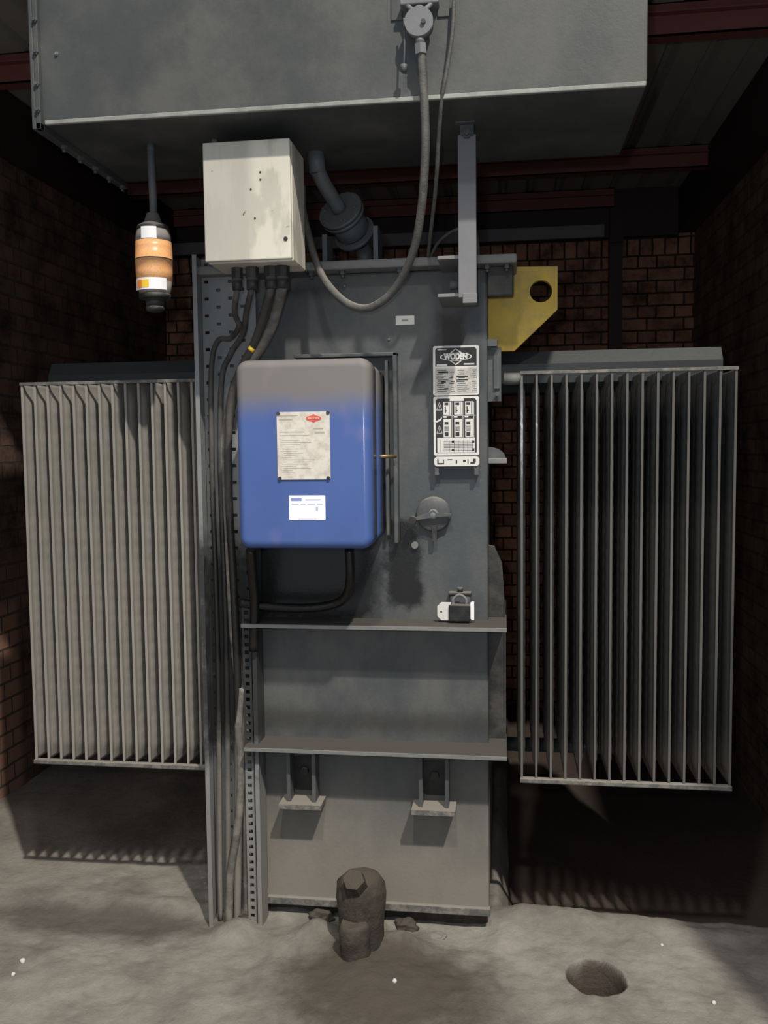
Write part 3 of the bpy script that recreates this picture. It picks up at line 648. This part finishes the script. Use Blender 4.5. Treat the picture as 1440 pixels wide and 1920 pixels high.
# curved paper labels wrapped round the cup
def wrap(r, z0, z1, a0, a1, mat, nm, th=.0006):
    t = bmesh.new(); n = 12; R = []
    for i in range(n + 1):
        a = math.radians(a0 + (a1 - a0) * i / n); R.append([t.verts.new((bx + rr_ * math.sin(a), by - rr_ * math.cos(a), z)) for rr_, z in ((r, z0), (r + th, z0), (r + th, z1), (r, z1))])
    for i in range(n):
        for k in range(4): t.faces.new((R[i][k], R[i + 1][k], R[i + 1][(k + 1) % 4], R[i][(k + 1) % 4]))
    t.faces.new(R[0]); t.faces.new(R[-1][::-1]); bmesh.ops.recalc_face_normals(t, faces=list(t.faces)); b = MB(); b.add(t); return b.build(nm, mat, br)
wrap(.0535, 2.142, 2.176, -18, 32, M['bright'], 'paper_label')
MB().lathe((bx, by, 1.985), (0, 0, 1), [(0, .040), (.006, .047), (.037, .0525)], 32).build('lower_cup', M['clear'], br)
wrap(.0532, 1.994, 2.028, -62, 62, M['bright'], 'paper_label')
wrap(.0540, 1.999, 2.022, -42, -20, M['orangep'], 'printed_mark'); wrap(.0540, 1.999, 2.022, -20, 4, M['yellowp'], 'printed_mark')
MB().lathe((bx, by, 1.972), (0, 0, 1), [(0, .046), (.014, .047)], 28).lathe((bx, by, 1.950), (0, 0, 1), [(0, .026), (.022, .030)], 24).lathe((bx, by, 1.935), (0, 0, 1), [(0, .018), (.004, .028), (.014, .028)], 24).build('oil_cup', M['dark'], br)

# ---------------------------------------------------------------- beige junction box
jx0, jx1, jz0, jz1 = -.838, -.583, 2.042, 2.376
jb = thing('junction_box', 'beige stained junction box with glands mounted left of the lid', 'box', ((jx0 + jx1) / 2, -.27, jz0))
MB().box(jx0 + .004, jx1 - .002, -.338, -.185, jz0 + .002, jz1 - .002, .004).build('body', M['beige'], jb)
dr = MB().box(jx0, jx1 - .004, -.352, -.338, jz0 + .006, jz1, .003).build('door', M['beige'], jb)
MB().cyl((jx1 - .020, -.354, jz0 + .06), (jx1 - .020, -.350, jz0 + .06), .006).build('lock', M['dark'], dr)
for x, z in ((-.70, .20), (-.672, .245), (-.672, .225), (-.69, .12)): MB().cyl((x, -.3535, jz0 + z), (x, -.350, jz0 + z), .0028, n=10).build('screw', M['dark'], dr)
MB().box(jx0 + .03, jx1 - .03, -.187, .0, jz0 + .10, jz0 + .13).box(jx0 + .03, jx1 - .03, -.187, .0, jz0 + .02, jz0 + .035).build('mounting_arm', M['steel'], jb)
gl = []
for i, (gx, r) in enumerate(((-.770, .017), (-.725, .020), (-.668, .022), (-.635, .022))):
    MB().cyl((gx, -.27, jz0 + .003), (gx, -.27, jz0 - .028), r, n=8, smooth=False).cyl((gx, -.27, jz0 - .028), (gx, -.27, jz0 - .062), r * .85).build('gland', M['dark'], jb); gl.append((gx, -.27, jz0 - .06))

# ---------------------------------------------------------------- perforated cable tray
tx0, tx1, tz0, tz1 = -.972, -.790, FZ - .01, 2.13
ty = thing('cable_tray', 'tall perforated steel cable tray down the left edge of the main tank', 'cable tray', (-.88, -.03, FZ))
t = bmesh.new(); cols = [tx0 + .004, tx0 + .012, tx0 + .026, tx0 + .052, tx0 + .066, tx0 + .092, tx0 + .106, tx0 + .132, tx0 + .146, tx1 - .012, tx1]
cols = sorted(cols); zz = [tz0]; 
while zz[-1] < tz1 - .03: zz += [zz[-1] + .017, zz[-1] + .027]
zz.append(tz1); V = {}
def gv(i, j):
    if (i, j) not in V: V[(i, j)] = t.verts.new((cols[i], -.012, zz[j]))
    return V[(i, j)]
slots = {1: 0, 3: 0, 5: 1, 7: 0, 8: 0}
for i in range(len(cols) - 1):
    for j in range(len(zz) - 1):
        if i in (1, 3, 5, 7) and j % 2 == 1 and (j // 2 + (i // 2)) % 2 == 0 and 0 < j < len(zz) - 2: continue
        t.faces.new((gv(i, j), gv(i + 1, j), gv(i + 1, j + 1), gv(i, j + 1)))
bmesh.ops.recalc_face_normals(t, faces=list(t.faces)); bmesh.ops.solidify(t, geom=list(t.faces), thickness=.002); b = MB(); b.add(t); b.build('base_sheet', M['tray'], ty)
MB().box(tx0, tx0 + .003, -.085, -.010, tz0, tz1).box(tx0, tx0 + .014, -.087, -.084, tz0, tz1).build('side_flange', M['tray'], ty)
MB().box(tx1 - .003, tx1, -.085, -.010, tz0, 1.22).box(tx1 - .014, tx1, -.087, -.084, tz0, 1.22).build('side_flange', M['tray'], ty)
# perforated inner strip standing in the lower tray
t = bmesh.new(); zz2 = [tz0]
while zz2[-1] < 1.02: zz2 += [zz2[-1] + .014, zz2[-1] + .026]
cc = [-.842, -.834, -.820, -.812]; V = {}
for i in range(3):
    for j in range(len(zz2) - 1):
        if i == 1 and j % 2 == 1: continue
        for a_ in ((i, j), (i + 1, j), (i, j + 1), (i + 1, j + 1)):
            if a_ not in V: V[a_] = t.verts.new((cc[a_[0]], -.070, zz2[a_[1]]))
        t.faces.new((V[(i, j)], V[(i + 1, j)], V[(i + 1, j + 1)], V[(i, j + 1)]))
bmesh.ops.recalc_face_normals(t, faces=list(t.faces)); bmesh.ops.solidify(t, geom=list(t.faces), thickness=.002); b = MB(); b.add(t); b.build('perforated_strip', M['tray'], ty)

# ---------------------------------------------------------------- cables
def cable(pts, r, mat, label, name='cable', group=None):
    b = MB().tube(pts, r, 12, 8); o = b.build(name, mat, None, Vector((pts[0].x, pts[0].y, 0))); return tag(o, label, 'cable', group)
def P(*l): return [at(*q) for q in l]
g3 = Vector(gl[2]); g4 = Vector(gl[3]); g1 = Vector(gl[0]); g2 = Vector(gl[1])
cable([g1 + Vector((0, 0, .01)), at(440, 585, -.22), at(448, 612, -.16), at(432, 634, -.09), at(408, 640, -.05), at(396, 700, -.05), at(398, 900, -.05), at(408, 1200, -.05), at(412, 1600, -.05), Vector((-.945, -.05, FZ))], .0085, M['traycable'], 'thin pale cable from the leftmost gland bending into the tray')
cable([g2 + Vector((0, 0, .01)), at(462, 585, -.20), at(456, 625, -.14), at(432, 665, -.08), at(415, 720, -.055), at(414, 900, -.055), at(424, 1200, -.055), at(428, 1600, -.055), Vector((-.917, -.055, FZ))], .009, M['traycable'], 'pale cable from the second gland running down the tray middle')
cable([g3 + Vector((0, 0, .01)), at(494, 590, -.20), at(478, 640, -.15), at(448, 700, -.11), at(432, 760, -.09), at(428, 900, -.08), at(438, 1100, -.07), at(446, 1300, -.06), at(446, 1600, -.06), Vector((-.885, -.06, FZ))], .0125, M['traycable'], 'dark thick cable passing closest to the blue cabinet left edge')
cable([g4 + Vector((0, 0, .01)), at(521, 570, -.20), at(503, 625, -.15), at(462, 692, -.10), at(436, 745, -.065), at(424, 820, -.05), at(418, 900, -.045), at(440, 1200, -.04), at(462, 1400, -.04), at(464, 1600, -.04), Vector((-.855, -.04, FZ))], .0165, M['palecable'], 'pale thick conduit from the rightmost gland with a yellow band')
bnd = at(470, 655, -.185); MB().cyl(at(473, 652, -.175), at(469, 657, -.175), .0105).build('cable_band', M['yellowp'], bpy.data.objects['cable.003'])
cable([at(455, 1290, -.06), at(447, 1360, -.06), at(452, 1440, -.065), at(447, 1540, -.075), at(432, 1640, -.08), Vector((-.905, -.085, FZ + .01))], .013, M['palecable'], 'short pale broken conduit in the lower tray leaning toward the floor')
# black pipe under the cabinet
cable([at(655, 1030, -.16), at(657, 1080, -.15), at(650, 1115, -.12), at(625, 1133, -.10), at(570, 1140, -.10), at(500, 1137, -.10), at(450, 1130, -.095)], .0145, M['oilblack'], 'black oily pipe curving out from under the blue cabinet to the tray', 'drain_hose')
cable([at(470, 1030, -.16), at(474, 1080, -.13), at(478, 1130, -.11), at(476, 1220, -.095)], .016, M['oilblack'], 'black vertical hose below the left corner of the blue cabinet', 'drain_hose')
# blob of oily sealant and droplets
# hose hanging from the valve
cable([at(790, 92, -.46), at(793, 150, -.455), at(797, 220, -.45), at(797, 300, -.43), at(789, 400, -.38), at(772, 480, -.32), at(738, 545, -.26), at(693, 577, -.22), at(650, 568, -.20), at(612, 530, -.17), at(592, 488, -.12), at(578, 440, -.10), at(568, 395, -.10), at(566, 350, -.10)], .0115, M['hose'], 'thick flexible hose looping down from the valve toward the beige box', 'flexible_hose')
cable([at(852, -8, -.44), at(848, 60, -.44), at(838, 130, -.435), at(829, 180, -.425), at(823, 250, -.38), at(817, 350, -.30), at(806, 450, -.15), at(803, 484, -.04)], .0055, M['hose'], 'thin grey cable hanging straight down beside the thicker hose')
cable([at(806, 484, .02), at(822, 455, .04), at(848, 434, .05), at(875, 428, .06), at(893, 440, .06), at(897, 480, .03)], .0050, M['hose'], 'short thin cable arching over the lid behind the strut')

# ---------------------------------------------------------------- valve on the overhead tank
vx = at(786, 44, -.46)
va = thing('valve', 'grey round-bodied drain valve on the overhead tank front', 'valve', (vx.x, -.40, vx.z))
MB().cyl((vx.x, -.475, vx.z), (vx.x, -.44, vx.z), .037, .035, 28).cyl((vx.x, -.44, vx.z), (vx.x, -.40, vx.z), .026).build('body', M['pale_steel'], va)
MB().cyl((vx.x + .012, -.482, vx.z - .004), (vx.x + .012, -.474, vx.z - .004), .006, n=12).build('spindle', M['dark'], va)
x0, x1, z0, z1 = rect(733, -30, 843, 36, -.42)
MB().box(x0, x0 + .030, -.425, -.40, z0, z1, .002).box(x1 - .032, x1, -.425, -.40, z0, z1, .002).box(x0, x1, -.41, -.40, z0 + .02, z1).build('mounting_plate', M['cons'], va)
MB().box(vx.x - .05, vx.x + .05, -.46, -.41, vx.z + .050, vx.z + .064, .003).tube([(vx.x - .035, -.45, vx.z + .055), (vx.x - .016, -.46, vx.z + .035), (vx.x, -.46, vx.z + .04), (vx.x + .016, -.46, vx.z + .035), (vx.x + .035, -.45, vx.z + .055)], .006).build('yoke', M['pale_steel'], va)
MB().cyl((vx.x + .001, -.46, vx.z - .035), (vx.x + .003, -.46, vx.z - .052), .012).cyl((vx.x + .003, -.46, vx.z - .052), (vx.x + .004, -.46, vx.z - .078), .016, n=6, smooth=False).build('outlet', M['pale_steel'], va)
a_ = at(757, 34, -.46); c_ = at(757, 128, -.46); MB().tube([a_, (a_ + c_) / 2 + Vector((.002, 0, 0)), c_], .0025).cyl(c_ + Vector((0, 0, .008)), c_ - Vector((0, 0, .010)), .009, .007).build('lever', M['steel'], va)

# ---------------------------------------------------------------- blue control cabinet
qx0, qx1, qz0, qz1 = -.767, -.371, 1.227, 1.772
bc = thing('control_cabinet', 'glossy blue control cabinet with a dusty top on the tank front', 'cabinet', ((qx0 + qx1) / 2, -.03, qz0))
MB().rbox(qx0 + .010, qx1 - .004, qz0 + .006, qz1 - .006, -.23, -.02, .028).build('body', M['blue'], bc)
dr = MB().rbox(qx0, qx1, qz0, qz1, -.330, -.235, .034, .024, 8).build('door', M['blue'], bc)
MB().rbox(qx0 + .006, qx1 - .002, qz0 + .004, qz1 - .004, -.237, -.228, .03).build('seal', M['dark'], bc)
MB().cyl((qx1 - .01, -.10, 1.49), (-.335, -.06, 1.49), .006).build('hinge_pin', M['brass'], bc)
x0, x1, z0, z1 = rect(520, 772, 619, 899, -.332); W = x1 - x0; H = z1 - z0
sp = MB().rbox(x0, x1, z0, z1, -.3345, -.329, .004).build('instruction_plate', paint('aged_plate', (.60, .57, .50), .45, (.30, .25, .20), .55, 22, .1, .1, up=0), dr); sp['label'] = 'aged cream plate with a red oval logo'
RV = ((.03, .02), (.97, .02), (.04, .98), (.96, .98))
for u, v in RV: MB().cyl((x0 + W * u, -.337, z1 - H * v), (x0 + W * u, -.334, z1 - H * v), .0052, n=12).build('rivet', M['dark'], sp)
cx, cz = fx(.70), fz(.10)
MB().prism([(cx + .022 * math.cos(a), cz + .0085 * math.sin(a)) for a in [math.radians(i * 12) for i in range(30)]], -.3355, -.3345).prism([(cx - .016, cz), (cx, cz + .013), (cx + .016, cz), (cx, cz - .013)], -.3352, -.3345).build('logo', M['inkr'], sp)
text('WODEN', cx, cz, -.3358, .008, M['white'], sp, 'logo_lettering', width=.032)
random.seed(9)
L = [(fx(.04), fx(.40), fz(.06), fz(.045)), (fx(.04), fx(.30), fz(.12), fz(.10)), (fx(.70), fx(.88), fz(.26), fz(.245)), (fx(.72), fx(.90), fz(.32), fz(.295)), (fx(.05), fx(.62), fz(.35), fz(.342)), (fx(.05), fx(.52), fz(.30), fz(.293))]
for q in range(16):
    u = .05 + random.random() * .1; L.append((fx(u), fx(u + .15 + random.random() * .5), fz(.42 + q * .032), fz(.415 + q * .032)))
bars(L, -.3345, .0004).build('small_print', flat('faded_ink', (.36, .33, .29)), sp)
x0, x1, z0, z1 = rect(542, 929, 610, 975, -.332); W = x1 - x0; H = z1 - z0
pl = MB().rbox(x0, x1, z0, z1, -.3315, -.329, .002).build('sticker', M['bright'], dr); pl['label'] = 'small white sticker with blue print'
bars([(fx(.05), fx(.35), fz(.22), fz(.10))], -.3315, .0004).build('logo', flat('pale_blue_ink', (.22, .28, .58)), pl)
bars([(fx(.45), fx(.88), fz(.20), fz(.15)), (fx(.07), fx(.27), fz(.37), fz(.33)), (fx(.32), fx(.46), fz(.37), fz(.33)), (fx(.51), fx(.72), fz(.37), fz(.33)), (fx(.77), fx(.93), fz(.37), fz(.33)), (fx(.25), fx(.75), fz(.96), fz(.93)), (fx(.74), fx(.80), fz(.62), fz(.45))], -.3315, .0004).build('small_print', flat('faint_blue_ink', (.42, .46, .66)), pl)

# ---------------------------------------------------------------- mud-caked drain cock and loose stones
dv = thing('drain_valve', 'mud-caked drain valve rising from the soil at the tank foot', 'valve', (-.425, -.20, FZ))
def lumpy(o, amp, f=22):
    for v in o.data.vertices:
        n_ = noise.noise_vector(v.co * f); v.co += n_ * amp
vb = MB().lathe((-.446, -.165, FZ - .03), (0, 0, 1), [(0, .074), (.07, .070), (.12, .070), (.17, .076), (.21, .080), (.245, .075), (.272, .055), (.286, .020)], 36).cyl((-.446, -.165, .06), (-.446, .0, .06), .045)
o = vb.build('bonnet', M['mud'], dv); lumpy(o, .007)
o = MB().cyl((-.452, -.205, .160), (-.456, -.242, .205), .040, .034, 6, False).build('hex_nut', M['mud'], dv); lumpy(o, .003)
o = MB().lathe((-.452, -.235, FZ - .02), (-.03, -.02, 1), [(0, .046), (.05, .044), (.09, .047), (.13, .047), (.15, .034)], 28).build('outlet', M['mud'], dv); lumpy(o, .006)
for i, (px, py, r, lab) in enumerate(((43, 1805, .0085, 'white pebble on the floor near the left edge, larger of the pair'), (25, 1829, .0065, 'small white pebble nearest the left edge of the floor'),
    (740, 1853, .007, 'white pebble on the damp soil in front of the drain valve'), (1241, 1772, .005, 'tiny white pebble on the floor beyond the round hole'), (1339, 1877, .006, 'white pebble on the floor at the lower right corner'))):
    c = fl(px, py); c.z = FZ + fheight(c.x, c.y) + r * .5
    t = bmesh.new(); bmesh.ops.create_icosphere(t, subdivisions=2, radius=r)
    for v in t.verts: v.co = c + v.co * (1 + .25 * noise.noise(v.co * 160 + Vector((i, 0, 0))))
    b = MB(); b.add(t, True); tag(b.build('pebble', M['stone'], None, c), lab, 'pebble', 'white pebbles on the floor')
for i, (px, py, r, lab) in enumerate(((605, 1722, .034, 'brown earth clod against the base left of the drain valve'), (762, 1735, .030, 'brown earth clod just right of the drain valve'), (820, 1752, .022, 'flat pale clod lying under the base lip right of the valve'), (462, 1728, .026, 'small earth clod at the foot of the cable tray'))):
    c = fl(px, py); c.z = FZ + fheight(c.x, c.y) + r * .15
    t = bmesh.new(); bmesh.ops.create_icosphere(t, subdivisions=4, radius=r)
    for v in t.verts:
        n_ = noise.fractal(v.co * 40 + Vector((i * 3, 0, 0)), .8, 2, 3); v.co = c + Vector((v.co.x * 1.3, v.co.y, v.co.z * (.8 if i != 2 else .4))) * (1 + .3 * n_)
    b = MB(); b.add(t, True); tag(b.build('earth_clod', M['mud'] if i != 2 else M['lip'], None, c), lab, 'clod', 'earth clods along the tank foot')
